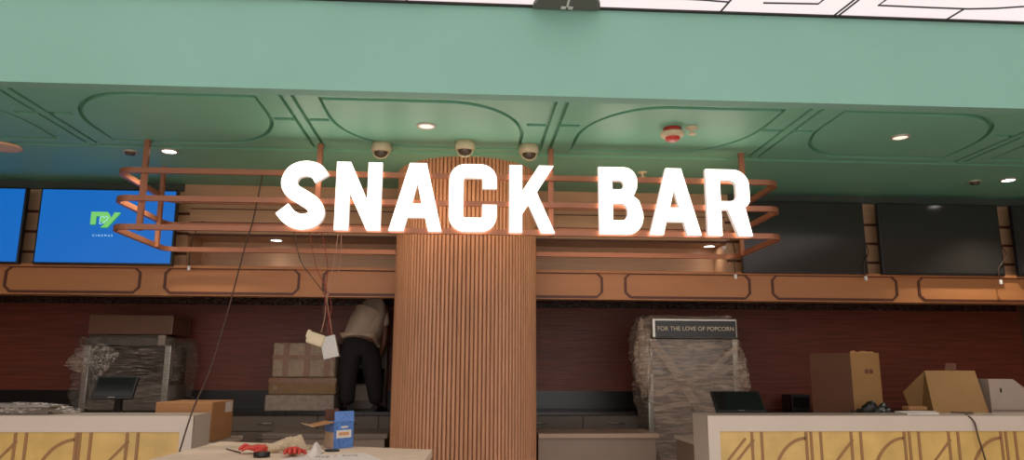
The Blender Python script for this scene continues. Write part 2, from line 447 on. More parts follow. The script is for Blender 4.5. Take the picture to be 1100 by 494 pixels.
# ------------------------------------------------------------------ sign
YL = 6.30
sg = thing('illuminated_sign', 'glowing white SNACK BAR letters on copper rails hung from the green soffit', 'sign', (-.1, 6.4, ZS))
Z0, HL = 2.652, .622
def letter(ch, loops, px0, pxbase, hpx, x_off=0, hl=HL):
    k = hl/hpx; x0 = at(px0, pxbase, YL).x
    o = plate('letter', [[(p[0]*k, (p[1])*k) for p in lp] for lp in loops], .05, .004, ['letter', 'letterside', 'letterhalo'], sg, lambda x, z, y: Vector((x0+x, YL+.04+y, Z0+z)), off=0 if ch == 'S' else -.008)
    o['label'] = 'glowing white letter %s' % ch
def fl(pts, x0, yb): return [(x-x0, yb-y) for x, y in pts]
S = catmull([(537, 152), (512, 120), (468, 110), (424, 126), (404, 168), (420, 206), (464, 234), (505, 262), (522, 298), (503, 326), (458, 336), (415, 319), (382, 283)], 8)
letter('S', [fl(stroke(S, 62), 358, 371)], 294.5, 248, 296)
Np = [(600, 370), (600, 86), (659, 86), (726, 235), (726, 86), (786, 86), (786, 370), (729, 370), (660, 225), (660, 370)]
letter('N', [fl(Np, 600, 370)], 357.5, 248, 285)
Ap = [(62, 337), (140, 55), (211, 55), (276, 337), (219, 337), (206, 282), (140, 282), (125, 337)]
Ah = [(174, 150), (157, 222), (190, 222)]
letter('A', [fl(Ap, 62, 337), fl(Ah, 62, 337)], 416, 248, 282)
Cc = [(474, 166), (474, 132)] + [(438+36*math.cos(a), 128-36*math.sin(a)) for a in [PI/2*i/8 for i in range(1, 9)]] + \
     [(376+36*math.cos(a), 128-36*math.sin(a)) for a in [PI/2+PI/2*i/8 for i in range(9)]] + \
     [(376+36*math.cos(a), 278-36*math.sin(a)) for a in [PI+PI/2*i/8 for i in range(9)]] + \
     [(438+36*math.cos(a), 278-36*math.sin(a)) for a in [1.5*PI+PI/2*i/8 for i in range(9)]] + [(474, 229)]
letter('C', [fl(stroke(Cc, 62), 309, 346)], 481, 250, 285)
Kp = [(557, 345), (557, 62), (613, 62), (613, 165), (678, 62), (743, 62), (672, 176), (746, 345), (686, 345), (636, 232), (613, 266), (613, 345)]
letter('K', [fl(Kp, 557, 345)], 546.5, 251, 283)
def rnd(x, y, rx, ry, a0, a1, n=8): return [(x+rx*math.cos(math.radians(a0+(a1-a0)*i/n)), y-ry*math.sin(math.radians(a0+(a1-a0)*i/n))) for i in range(n+1)]
Bp = [(156, 326), (156, 67)] + rnd(255, 122, 50, 55, 90, 0) + [(303, 150), (290, 178)] + [(310, 195)] + rnd(265, 256, 60, 70, 25, -90)
Bh1 = [(211, 152), (211, 122)] + rnd(238, 137, 12, 15, 90, -90); Bh2 = [(211, 270), (211, 210)] + rnd(244, 240, 19, 30, 90, -90)
letter('B', [fl(Bp, 156, 326), fl(Bh1, 156, 326), fl(Bh2, 156, 326)], 644, 253, 259)
A2 = [(345, 327), (413, 70), (474, 70), (543, 327), (486, 327), (474, 277), (412, 277), (400, 327)]; A2h = [(443, 160), (428, 220), (458, 220)]
A2['x'] if False else None
o_ = letter('A', [fl(A2, 345, 327), fl(A2h, 345, 327)], 698, 253, 257)
Rp = [(567, 330), (567, 75)] + rnd(672, 138, 62, 63, 90, 0) + rnd(680, 190, 54, 40, 0, -50) + [(738, 330), (682, 330), (646, 232), (624, 232), (624, 330)]
Rh = [(624, 196), (624, 120)] + rnd(656, 140, 24, 20, 90, 0) + rnd(656, 176, 24, 20, 0, -90)
letter('R', [fl(Rp, 567, 330), fl(Rh, 567, 330)], 761, 254, 255)
seen_a = 0
for o in sg.children:
    if o['label'].endswith(' A'):
        o['label'] = 'glowing white letter A ' + ('after the N' if seen_a == 0 else 'after the B'); seen_a = 1
FX0, FX1, FY0, FY1, RD = -3.07, 2.87, 6.41, 7.6, .13
def fc(cx, cy, a0, a1, n=6): return [(cx+RD*math.cos(math.radians(a0+(a1-a0)*i/n)), cy+RD*math.sin(math.radians(a0+(a1-a0)*i/n))) for i in range(n+1)]
for zz, nm in ((3.18, 'top'), (2.93, 'middle'), (2.675, 'bottom')):
    p = [(-.735, FY1)] + fc(FX0+RD, FY1-RD, 90, 180) + fc(FX0+RD, FY0+RD, 180, 270) + fc(FX1-RD, FY0+RD, 270, 360) + fc(FX1-RD, FY1-RD, 0, 90) + [(.725, FY1)]
    r_ = MB().sweep([(x, y, zz) for x, y in p], .035, .048).build('rail', 'copper', sg)
for px, Y in ((152, FY0+.04), (341, FY0+.04), (592, FY0+.04), (799, FY0+.04)):
    x = at(px, 220, Y).x
    MB().box((x-.024, Y-.02, 2.65), (x+.024, Y+.02, ZS), bev=.004, seg=1).build('hanger', 'copper', sg)
for x in (FX0+.02, FX1-.03): MB().box((x-.02, 7.32, 2.65), (x+.02, 7.37, ZS), bev=.004, seg=1).build('hanger', 'copper', sg)

# hanging power supply of the sign
ps = thing('power_supply', 'ribbed aluminium power supply with cream junction box dangling on wires from the sign', 'power supply', at(352, 372, 6.42))
YP = 6.42
dc = at(354.5, 373, YP); rz = Matrix.Rotation(math.radians(-14), 3, 'Y')
m = MB(Matrix.Translation(dc) @ rz.to_4x4())
m.box((-.066, -.04, -.095), (.066, .03, .095), bev=.006)
for k in range(9): m.box((-.06+k*.0145, -.05, -.09), (-.053+k*.0145, -.039, .09))
m.build('driver_case', 'alu', ps)
m = MB(Matrix.Translation(at(339.5, 364.5, YP-.02)) @ Matrix.Rotation(math.radians(18), 4, 'Y'))
m.box((-.075, -.04, -.05), (.075, .04, .052), bev=.022, seg=3); m.box((-.09, -.03, -.01), (-.06, .03, .06), bev=.012); m.build('junction_box', 'cream', ps)
hub = at(350, 318, YP)
for pts, mt, r in ((((323, 280), (337, 300), (349, 318), (347, 335), (351, 350), (351, 361)), 'wire_d', .006), (((345, 246), (352, 285), (349, 318), (353, 340), (356, 360)), 'wire_r', .006),
                   (((364, 246), (358, 285), (351, 318), (349, 340), (345, 357)), 'wire_p', .006), (((367, 246), (364, 292), (352, 318), (355, 345), (357, 361)), 'wire_p', .005), (((340, 287), (351, 310), (356, 330), (352, 350), (354, 360)), 'wire_r', .005)):
    q = [at(a, b, YP+.01*random.uniform(-1, 1)) for a, b in pts]
    if pts[0][1] > 260:
        top = at(pts[0][0]-8, 246, YP); q = [top]+q
    MB().tube(catmull(q, 5), r*.7, 6).build('wire', mt, ps)
# long dark cable from the sign past the counter
pts = [at(282, 188, 6.45), at(272, 236, 6.36), at(264, 262, 6.28), at(246, 330, 6.1), at(226, 396, 5.95), at(208, 438, 5.86), at(195, 478, 5.78), at(186, 510, 5.72), at(180, 560, 5.7), atz(180, 640, .02)]
o = MB().tube(catmull(pts, 6), .0062, 6).build('cable', 'wire_d'); tag(o, 'long thin dark cable hanging from the sign past the left counter', 'cable')

# ------------------------------------------------------------------ screens
def screen(x0, x1, lit, label, loc_y=7.80):
    t = thing('television', label, 'television', ((x0+x1)/2, YW, TVZ0), 'menu screens above the bar')
    MB().box((x0, loc_y, TVZ0), (x1, loc_y+.06, TVZ1), bev=.006).build('housing', 'tvframe', t)
    MB().box((x0+.018, loc_y-.004, TVZ0+.022), (x1-.018, loc_y+.006, TVZ1-.018)).build('display', 'tvblue' if lit else 'tvdark', t)
    m = MB(); cx = (x0+x1)/2
    m.box((cx-.25, loc_y+.06, TVZ0+.2), (cx+.25, YW-.012, TVZ1-.2)); m.build('wall_mount', 'black', t)
    return t
screen(-6.02, -4.615, True, 'blue lit screen cut off by the left edge of the photo')
tv = screen(-4.47, -3.07, True, 'blue lit screen with green logo, behind the left end of the sign')
screen(3.02, 4.43, False, 'switched-off dark screen beside the R of the sign, right of it')
screen(4.60, 6.01, False, 'switched-off dark screen, whole, nearer the right edge of the photo')
screen(6.18, 7.5, False, 'switched-off dark screen, only its sliver showing at the right edge')
# logo on the lit screen
YD = 7.794
k = (at(127, 240, YD).x-at(95, 240, YD).x)/305.
lx = at(96, 243, YD)
def lp(pts): return [((x-160)*k, (300-y)*k) for x, y in pts]
def plc(dy): return lambda x, z, y: Vector((lx.x+x, YD+dy+y, lx.z-.01+z))
r_sh = [(165, 132), (330, 132), (352, 150), (375, 195), (405, 135), (468, 138), (345, 300), (272, 300), (312, 262), (258, 235), (265, 180), (222, 180), (222, 268), (165, 268)]
plate('logo_shadow', [lp([(x+6, y+10) for x, y in r_sh])], .002, 0, 'ldark', tv, plc(0))
plate('logo_mark', [lp(r_sh)], .002, 0, 'lgreen', tv, plc(-.002))
hs = [(300, 190), (320, 175), (345, 185), (345, 210), (315, 245), (280, 225), (275, 200)]
m = MB(); hp = [plc(-.0045)((x-160)*k, (300-y)*k, 0) for x, y in [(262, 262), (262, 190), (290, 178), (305, 200), (325, 180), (345, 192), (340, 215), (312, 240), (285, 262), (262, 262)]]
m.ribbon(hp, .006, .001); m.build('logo_heart', 'lwhite', tv)
cz = at(110, 253, YD)
text('caption', 'CINEMAS', .03, 'lwhite', tv, lambda x, z, y: Vector((cz.x+x, YD+y-.001, cz.z+z)), .0005, 1.9)
# power cords with white plugs hanging in the gaps
for px, py, nm in ((203, 288, 'beside the lit logo screen'), (790, 297, 'left of the switched-off screen by the R'), (930, 299, 'between the two dark screens'), (1075, 303, 'near the photo right edge')):
    p = at(px, py, 7.775); dxx = {930: .07, 1075: .13}.get(px, .01)
    t = thing('plugged_cable', 'thin dark cable, white plug dangling '+nm, 'cable', p, 'loose screen cables')
    MB().tube(catmull([Vector((p.x+dxx, YW-.012, p.z+.55)), Vector((p.x+dxx, 7.9, p.z+.45)), Vector((p.x+dxx*.8, 7.775, p.z+.3)), p+Vector((-.005, 0, .15)), p+Vector((0, 0, .02))], 6), .006, 6).build('cord', 'wire_d', t)
    MB().box(p+Vector((-.014, -.012, -.025)), p+Vector((.014, .012, .025)), bev=.006).build('plug', 'white', t)

# ------------------------------------------------------------------ ceiling fittings
def downlight(p, label, bright, group, r=.062):
    t = thing('downlight', label, 'downlight', p, group)
    MB().lathe([(r+.02, 0), (r+.02, -.008), (r, -.012), (r, -.004)], p).build('trim_ring', 'trimmetal', t)
    MB().lathe([(r, -.005), (0, -.007)], p).build('lens', 'lamp' if bright else 'lampdim', t)
    return t
def spot(p, power, size=110, color=(1, .9, .76), blend=.6):
    l = bpy.data.lights.new('spot_light', 'SPOT'); l.energy = power; l.spot_size = math.radians(size); l.spot_blend = blend; l.color = color; l.shadow_soft_size = .06
    o = bpy.data.objects.new('spot_light', l); COL.objects.link(o); o.location = (p[0], p[1], p[2]-.03)
for px, py, br, z, lb, pw in ((182, 162, 1, ZS, 'bright downlight in the green soffit above the blue logo screen', 60), (1083, 193, 1, ZS, 'bright downlight in the green soffit at the right edge', 55),
                              (458, 135, 0, ZS, 'dim downlight in the moulded soffit panel above the A and C', 0), (967, 147, 0, ZS, 'dim downlight in the moulded soffit panel at the right', 0),
                              (297, 257.5, 1, ZSL, 'bright downlight in the brown slot under the S', 2.0), (762, 264, 1, ZSL, 'bright downlight in the brown slot under the R', 1.6)):
    p = atz(px, py, z); downlight(p, lb, br, 'downlights over the bar')
    if pw: spot(p, pw)
for px, py, lb in ((140, 163, 'small dark spotlight in the soffit left of the copper hanger'), (1047, 195, 'small dark spotlight in the soffit near the right edge')):
    p = atz(px, py, ZS); t = thing('spotlight', lb, 'spotlight', p, 'small dark spotlights')
    MB().lathe([(.07, 0), (.07, -.008), (.05, -.01)], p).build('trim_ring', 'trimmetal', t)
    MB().lathe([(.045, -.002), (.04, -.03), (.0, -.034)], p).build('lamp_head', 'dome', t)
p = atz(2, 157, ZS); t = thing('ceiling_speaker', 'round peach coloured disc speaker in the soffit at the left edge', 'speaker', p)
MB().lathe([(.165, 0), (.165, -.012), (.15, -.018)], p).build('rim', 'disc', t); MB().lathe([(.15, -.016), (0, -.02)], p).build('grille', 'disc', t)
# dome cameras
first = None
for px, py, lb in ((410, 154.5, 'beige dome camera on the soffit above the N'), (499.5, 152.5, 'beige dome camera on the soffit above the C, middle of three'), (568, 156.5, 'beige dome camera on the soffit above the K')):
    p = atz(px, py, ZS)
    if first is None:
        first = thing('dome_camera', lb, 'camera', p, 'dome cameras above the sign')
        MB().lathe([(0, 0), (.088, 0), (.09, -.055), (.082, -.075), (.066, -.08)], p).build('mount', 'beige', first)
        MB().lathe([(.064, -.07), (.06, -.10), (.046, -.125), (.02, -.14), (0, -.143)], p).build('dome', 'dome', first)
        m = MB(); m.tube([p+Vector((.067*math.cos(a), .067*math.sin(a)*.3-.02, -.085-.062*abs(math.sin(a)))) for a in [PI+PI*i/16 for i in range(17)]], .008, 6); m.build('rim', 'beige', first)
    else: dup(first, p, lb)
# fire alarm
p = atz(722, 138, ZS); t = thing('fire_alarm', 'red fire alarm sounder on the green soffit above the B and A', 'alarm', p)
MB().lathe([(0, 0), (.075, 0), (.075, -.03)], p).build('base', 'alarmred', t)
MB().lathe([(.072, -.03), (.1, -.04), (.1, -.055), (.085, -.075), (.06, -.08)], p).build('ring', 'beige', t)
MB().lathe([(.062, -.07), (.058, -.1), (.04, -.11), (0, -.112)], p).build('beacon', 'alarmred', t)
p2 = atz(743, 137, ZS); t = thing('sprinkler', 'small pale sprinkler beside the red alarm', 'sprinkler', p2, 'sprinklers')
MB().lathe([(.05, 0), (.045, -.01), (.012, -.014), (.012, -.05)], p2).build('escutcheon', 'beige', t); MB().lathe([(0, -.05), (.035, -.053), (.035, -.058), (0, -.06)], p2).build('deflector', 'beige', t)
p3 = atz(690, 185, ZS); dup(t, p3, 'small pale sprinkler in the soffit band between the B and second A')

# ------------------------------------------------------------------ bar counters
YCF, YCB, ZT, ZD = 6.0, 6.40, 1.12, .875
def counter(x0, x1, dx0, dx1, label, inner):
    t = thing('bar_counter', label, 'counter', ((x0+x1)/2, YCF, 0), 'front counters')
    m = MB(); m.box((x0, YCF+.02, 0), (x1, YCB, ZT-.005)); m.box((x0, YCF, ZT-.125), (x1, YCF+.03, ZT-.004)); m.box((x0, YCF, 0), (x1, YCF+.03, .1))
    sx = (x1-.095, x1) if inner == 'r' else (x0, x0+.095)
    m.box((sx[0], YCF, .1), (sx[1], YCF+.03, ZT-.125)); m.build('front_wall', 'counter', t)
    MB().box((x0, YCF-.002, ZT-.006), (x1, YCB+.003, ZT), bev=.002, seg=1).build('top', 'ctop', t)
    a, b = (x0, sx[0]) if inner == 'r' else (sx[1], x1)
    y = MB().box((a, YCF+.012, .1), (b, YCF+.021, ZT-.125)).build('yellow_panel', 'yellow', t)
    m = MB(); YP_ = YCF+.012; zt = ZT-.13
    def vl(x): m.box((x-.011, YP_-.006, .1), (x+.011, YP_, zt))
    ref = at(21.5, 470, YCF).x if inner == 'r' else at(813.5, 470, YCF).x
    P = .825; i0 = int((a-ref)/P)-1
    kk = i0
    while ref+kk*P < b:
        base = ref+kk*P
        segs = []
        for cx in (base, base+.475 if inner == 'r' else base+.49):
            for d in (-.04, .04):
                if a+.02 < cx+d < b-.02: vl(cx+d)
        # arch cell
        ax0, ax1 = base+.10, base+.42
        if a < ax0 and ax1 < b:
            w = ax1-ax0; r = w
            vl(ax1-.011)
            m.ribbon([(ax1-.011-(r-.02)*math.sin(q), YP_, zt-.05-(r+.10)*(1-math.cos(q))) for q in [PI/2*i/14 for i in range(15)]], .022, .006)
            m.ribbon([(ax1-.03, YP_, zt-.05), (ax1-.0, YP_, zt-.05)], .022, .006)
        dx0_, dx1_ = base+.55, base+.80
        if a < dx0_ and dx1_ < b: m.ribbon([(dx0_-.02, YP_, zt-.36), (dx1_, YP_, zt-.06)], .018, .006)
        elif inner == 'l' and dx1_ < b and dx1_ > a: m.ribbon([(max(a+.01, dx0_), YP_, zt-.3), (dx1_, YP_, zt-.06)], .018, .006)
        kk += 1
    if inner == 'l': m.ribbon([(at(773, 487, YCF).x, YP_, zt-.30), (at(801, 464, YCF).x, YP_, zt-.05)], .018, .006)
    o = m.build('inlay_pattern', 'ypat', t)
    o.parent = y
    MB().box((dx0, YCB, ZD-.035), (dx1, 7.15, ZD), bev=.004, seg=1).build('worktop', 'desk', t)
    ex = (dx1-.05, dx1-.015) if inner == 'r' else (dx0+.015, dx0+.05)
    MB().box((ex[0], YCB+.01, 0), (ex[1], 7.13, ZD-.036)).build('side_panel', 'deskside', t)
    return t
xl1 = at(208, 446, YCF).x; xr0 = at(760, 446, YCF).x
counter(-5.6, xl1, -5.6, xl1+.06, 'white front counter with yellow panels, left of the column', 'r')
counter(xr0, 6.4, xr0+.04, 6.4, 'white front counter with yellow panels, right of the column', 'l')

# lower prep counters beside the column
def prep(x0, x1, label, top='preptop'):
    t = thing('prep_counter', label, 'counter', ((x0+x1)/2, 7.35, 0), 'low counters beside the column')
    MB().box((x0, 7.33, ZD-.045), (x1, 7.95, ZD), bev=.004, seg=1).build('worktop', top, t)
    MB().box((x0, 7.36, .08), (x1-.03, 7.93, ZD-.046)).build('body', 'deskside', t)
    MB().box((x0+.02, 7.40, 0), (x1-.05, 7.9, .08)).build('plinth', 'black', t)
    return t
prep(.72, at(708, 460, 7.33).x, 'low taupe counter with pale top, right of the slatted column')
prep(at(282, 460, 7.33).x, -.73, 'low taupe counter with shade in its top colour, left of the slatted column', 'drawer')  # same kind of counter; dimmer light put into the darker top material

# back counters with drawers
YK, ZK = 8.95, 1.0
def backcounter(x0, x1, handles, splits, label):
    t = thing('drawer_counter', label, 'counter', ((x0+x1)/2, YK, 0), 'drawer counters along the rear wall')
    MB().box((x0, YK-.02, ZK-.04), (x1, YB-.025, ZK), bev=.003, seg=1).build('worktop', 'blacktop', t)
    MB().box((x0, YK+.02, .1), (x1, YB-.025, ZK-.041)).build('carcass', 'drawer', t)
    MB().box((x0+.02, YK+.06, 0), (x1-.02, YB-.05, .1)).build('plinth', 'black', t)
    xs = [x0]+splits+[x1]
    for a, b in zip(xs, xs[1:]):
        for z0, z1 in ((.78, .952), (.44, .772), (.11, .432)):
            d = MB().box((a+.006, YK, z0), (b-.006, YK+.02, z1), bev=.003, seg=1).build('drawer', 'drawer', t)
            c = (a+b)/2; zz = (z0+z1)/2 if z0 > .7 else z1-.07
            MB().tube([(c-.09, YK, zz), (c-.085, YK-.02, zz), (c+.085, YK-.02, zz), (c+.09, YK, zz)], .007, 6).build('handle', 'steel', d)
    return t
xr = at(698, 455, YK).x
backcounter(-5.6, -.35, None, [-4.7, -3.8, -2.9, -1.75+.05, -.9-.1], 'dark topped grey drawer counter along the rear wall, left of the column')
backcounter(.35, xr, None, [at(626, 450, YK).x], 'short dark topped grey drawer counter between column and wrapped popcorn machine')
backcounter(at(808, 440, YK).x, 6.4, None, [4.6, 5.5], 'dark topped drawer counter behind the right front counter')

# ------------------------------------------------------------------ people
def W(px, py, Y): return at(px, py, Y)
def mesh_thing(): pass
prs_loc = Vector((at(388, 437, 9.1).x, 9.1, ZK))
person = thing('person', 'person in beige shirt and dark trousers bending over the rear counter', 'person', prs_loc)
yb = 9.03
V, Ed, Rd = [], [], []
def add(p, r, par=None):
    V.append(Vector(p)); Rd.append(r)
    if par is not None: Ed.append((par, len(V)-1))
    return len(V)-1
pel = add(W(387, 367, yb), (.135, .11))
wst = add(W(388, 353, yb+.06), (.125, .10), pel); ch = add(W(397, 338, yb+.11), (.145, .115), wst); up_ = add(W(402, 331, yb+.18), (.12, .10), ch)
nk = add(W(404, 330, yb+.24), .055, up_); hd0 = add(W(405, 334, yb+.2), .075, nk); hd1 = add(W(406, 342, yb+.31), .085, hd0); hd2 = add(W(406, 349, yb+.32), .06, hd1)
legs = {}
def leg(hx, kx, ax, dy, sd):
    h = add(W(hx, 375, yb+dy), .098, pel); k_ = add(W(kx, 404, yb+dy-.03), .062, h); c_ = add(W((kx+ax)/2, 415, yb+dy-.01), .058, k_)
    a_ = add(Vector((W(ax, 430, yb+dy).x, yb+dy+.03, ZK+.09)), .042, c_); f0 = add(Vector((V[a_].x+.01, yb+dy+.03, ZK+.045)), .042, a_); f1 = add(Vector((V[a_].x+.05*sd, yb+dy-.09+.28, ZK+.035)), .036, f0)
    legs[sd] = (h, k_, c_, a_, f0, f1)
leg(378, 374, 373, 0, -1); leg(396, 401, 404, .05, 1)
def hand(w, fwd, side):
    fwd = fwd.normalized(); side = side.normalized(); dn = fwd.cross(side)
    pm = add(V[w]+fwd*.05, (.032, .018), w); pe = add(V[w]+fwd*.085, (.036, .016), pm)
    for i, (o_, ln) in enumerate(((-.028, .062), (-.010, .072), (.010, .068), (.028, .052))):
        b = V[pe]+side*o_+fwd*.01; q = add(b, .009, pe); q = add(b+fwd*ln*.5+dn*.008, .0085, q); add(b+fwd*ln*.85+dn*.03, .007, q)
    q = add(V[pm]-side*.038+fwd*.005, .010, pm); q = add(V[q]-side*.012+fwd*.03+dn*.01, .009, q); add(V[q]+fwd*.025+dn*.012, .0075, q)
sh = add(W(411.5, 337, yb+.14), .062, up_); el = add(W(413.5, 357, yb+.14), .045, sh); fa = add(W(412.5, 369, yb+.14), .038, el); wr = add(W(409, 380, yb+.2), .027, fa)
hand(wr, W(405, 388, yb+.24)-V[wr], Vector((1, .2, 0)))
sh2 = add(W(391, 333, yb+.2), .062, up_); el2 = add(W(391, 352, yb+.24), .045, sh2); wr2 = add(W(394, 372, yb+.2), .027, el2)
hand(wr2, W(396, 382, yb+.31)-V[wr2], Vector((1, .2, 0)))
link('body', skin_mesh('body', V, Ed, Rd, 2), 'skin', person)
# clothing
def clothe(name, nodes, edges, grow, material, extra=None, sub=2):
    VV, EE, RR = [], [], []
    for p, r in nodes: VV.append(p); RR.append(r)
    link(name, skin_mesh(name, VV, edges, RR, sub), material, person)
def g(i, e): r = Rd[i]; return (tuple(q+e for q in r) if isinstance(r, tuple) else r+e)
clothe('shirt', [(W(388, 350, yb+.07), (.225, .18)), (W(386, 364, yb+.0), (.205, .165)), (W(396, 335, yb+.12), (.215, .18)), (W(403, 328, yb+.18), (.15, .14)), (V[nk], .075), (V[sh], .082), (V[sh].lerp(V[el], .75), .07), (V[sh2], .08), (V[sh2].lerp(V[el2], .75), .07)],
       [(0, 1), (0, 2), (2, 3), (3, 4), (2, 5), (5, 6), (2, 7), (7, 8)], 0, 'shirt')
tn = [(V[pel], (.215, .165)), (W(387, 359, yb+.02), (.20, .15))]; te = [(0, 1)]
for sd in (-1, 1):
    h, k_, c_, a_, f0, f1 = legs[sd]; b = len(tn)
    tn += [(V[h], .15), (V[k_], .118), (V[c_], .105), (V[a_]+Vector((0, 0, -.02)), .085)]; te += [(0, b), (b, b+1), (b+1, b+2), (b+2, b+3)]
clothe('trousers', tn, te, 0, 'trousers')
for sd in (-1, 1):
    h, k_, c_, a_, f0, f1 = legs[sd]
    m = MB(); a = Vector((V[f0].x, V[f0].y, ZK)); d = (V[f1]-V[f0]); d.z = 0; d.normalize(); s_ = Vector((d.y, -d.x, 0))
    pr = [(-.09, .036, .075), (-.05, .044, .085), (.03, .046, .075), (.1, .05, .06), (.16, .047, .048), (.205, .028, .03)]
    rings = []
    for t_, w_, h_ in pr:
        rings.append([m.bm.verts.new(a+d*t_+s_*w_*math.cos(q)+Vector((0, 0, h_/2+.5*h_*math.sin(q)+.002))) for q in [2*PI*i/12 for i in range(12)]])
    for r0, r1 in zip(rings, rings[1:]):
        for i in range(12): m.bm.faces.new((r0[i], r0[(i+1) % 12], r1[(i+1) % 12], r1[i])).smooth = True
    m.bm.faces.new(rings[0][::-1]); m.bm.faces.new(rings[-1]); m.build('shoe', 'black', person)
link('hair', skin_mesh('hair', [V[hd0]+Vector((0, .0, .03)), V[hd1]+Vector((0, .02, .02)), V[hd2]+Vector((0, .03, -.0))], [(0, 1), (1, 2)], [.075, .088, .06], 2), 'hair', person)

# ------------------------------------------------------------------ things on the rear counter
def film(path_boxes, amp, material, name, parent, seed=0, n=40, nz=26):
    """loose film skin around stacked rounded rectangles: list of (z, cx, cy, hx, hy)"""
    m = MB(); rings = []
    lv = []
    for i in range(len(path_boxes)-1):
        a, b = path_boxes[i], path_boxes[i+1]; k_ = max(1, int(nz*abs(b[0]-a[0])/abs(path_boxes[-1][0]-path_boxes[0][0])))
        for j in range(k_): lv.append([a[q]+(b[q]-a[q])*j/k_ for q in range(5)])
    lv.append(path_boxes[-1])
    for z, cx, cy, hx, hy in lv:
        ring = []
        for i in range(n):
            a = 2*PI*i/n; c, s = math.cos(a), math.sin(a); e = .22
            x = hx*math.copysign(abs(c)**e, c); y = hy*math.copysign(abs(s)**e, s)
            d = amp*noise.noise(Vector((x*6+seed, y*6, z*7)))+amp*.7*noise.noise(Vector((x*15, y*15+seed, z*22)))
            ring.append(m.bm.verts.new((cx+x*(1+d/max(hx, .05)), cy+y*(1+d/max(hy, .05)), min(max(z+.5*d, path_boxes[0][0]), path_boxes[-1][0]))))
        rings.append(ring)
    for r0, r1 in zip(rings, rings[1:]):
        for i in range(n): m.bm.faces.new((r0[i], r0[(i+1) % n], r1[(i+1) % n], r1[i])).smooth = True
    cv = m.bm.verts.new(sum((v.co for v in rings[-1]), Vector())/n)
    for i in range(n): m.bm.faces.new((rings[-1][i], rings[-1][(i+1) % n], cv))
    return m.build(name, material, parent)

# popcorn machine, left
YM = 9.0
x0, x1 = at(84, 420, YM).x, at(182, 420, YM).x; ztop = at(130, 338, YM).z; yd = 9.6
zq = lambda y: at(130, y, YM).z
t = thing('popcorn_machine', 'steel popcorn machine with brown header, half wrapped in film behind the left counter', 'popcorn machine', ((x0+x1)/2, YM, ZK))
MB().box((x0+.03, YM, zq(359)), (x1-.03, yd, ztop), bev=.01).build('header', 'hdr', t)
MB().hexa([(x0+.02, YM-.03, zq(371)), (x1-.18, YM-.03, zq(371)), (x1-.18, yd-.1, zq(371)), (x0+.02, yd-.1, zq(371)), (x0+.06, YM+.03, zq(359.5)), (x1-.18, YM+.03, zq(359.5)), (x1-.18, yd-.1, zq(359.5)), (x0+.06, yd-.1, zq(359.5))]).build('hood', 'steel', t)
MB().box((x1-.175, YM-.028, zq(370)), (x1-.09, YM+.02, zq(359.5)), bev=.004).build('lamp_cover', 'foam', t)
for x in (x0+.02, x1-.09): MB().box((x, YM-.01, ZK+.001), (x+.07, YM+.07, zq(371.5)), bev=.006).build('post', 'steel', t)
MB().box((x0+.06, YM+.075, ZK+.3), (x1-.06, yd, zq(372))).build('glass_case', 'glass', t)
MB().box((x0+.03, YM+.071, ZK+.001), (x1-.03, yd, ZK+.295), bev=.006).build('base_cabinet', 'drawer', t)
MB().lathe([(.0, -.02), (.12, 0), (.16, .14), (.17, .2), (.15, .21)], ((x0+x1)/2, YM+.03-.09, zq(404))).build('kettle', 'steel', t) if False else None
film([(zq(440), (x0+x1)/2, 9.3, .60, .36), (zq(405), (x0+x1)/2, 9.3, .61, .37), (zq(385), (x0+x1)/2, 9.3, .62, .375), (zq(362), (x0+x1)/2, 9.3, .575, .35)], .03, 'wrapthin', 'plastic_wrap', t, 3)
# bunched film at the left side of the machine
def crumple(name, c, r, material, parent, seed, k=1.0, zmin=None):
    m = MB(); bmesh.ops.create_icosphere(m.bm, subdivisions=5, radius=1)
    for v in m.bm.verts:
        q = v.co.copy(); d = 1+k*(.35*noise.noise(q*2.1+Vector((seed, 0, 0)))+.28*abs(noise.noise(q*5+Vector((seed, 3, 0))))+.16*noise.noise(q*11))
        v.co = Vector((c[0]+q.x*r[0]*d, c[1]+q.y*r[1]*d, c[2]+q.z*r[2]*d))
        if zmin is not None: v.co.z = max(v.co.z, zmin)
    for f in m.bm.faces: f.smooth = True
    return m.build(name, material, parent)
def filmpatch(name, outline, Y, amp, material, parent, seed):
    """crumpled loose sheet of film: irregular outline (frame pixels on the plane Y), folded in depth"""
    m = MB(); c = sum((at(x, y, Y) for x, y in outline), Vector())/len(outline); pts = [at(x, y, Y) for x, y in outline]; n = len(pts)
    ring0 = m.bm.verts.new(c); prev = None; K = 12; S_ = 8
    edge = []
    for i in range(n):
        for k_ in range(S_): edge.append(pts[i].lerp(pts[(i+1) % n], k_/S_))
    N_ = len(edge)
    for r in range(1, K+1):
        ring = []
        for e in edge:
            p = c.lerp(e, r/K); q = Vector((p.x*16+seed, p.z*16, seed)); j_ = .10*noise.noise(p*9+Vector((seed, 0, 0)))*(r/K)
            p = p+(e-c)*j_*1.5; p.y += amp*(noise.noise(q)+.7*noise.noise(q*2.3))-.02*(1-(r/K)**2)
            ring.append(m.bm.verts.new(p))
        for i in range(N_):
            if prev is None: m.bm.faces.new((ring0, ring[i], ring[(i+1) % N_]))
            else: m.bm.faces.new((prev[i], ring[i], ring[(i+1) % N_], prev[(i+1) % N_]))
        prev = ring
    for f in m.bm.faces: f.smooth = True
    return m.build(name, material, parent)
filmpatch('bunched_film', [(88, 372), (101, 369), (119, 371), (129, 380), (116, 396), (104, 410), (98, 399), (89, 394)], YM-.13, .035, 'wrapfine', t, 4)
filmpatch('film_tail', [(69, 392), (76, 381), (90, 378), (96, 392), (92, 402), (83, 399)], YM-.06, .04, 'wrap', t, 14)
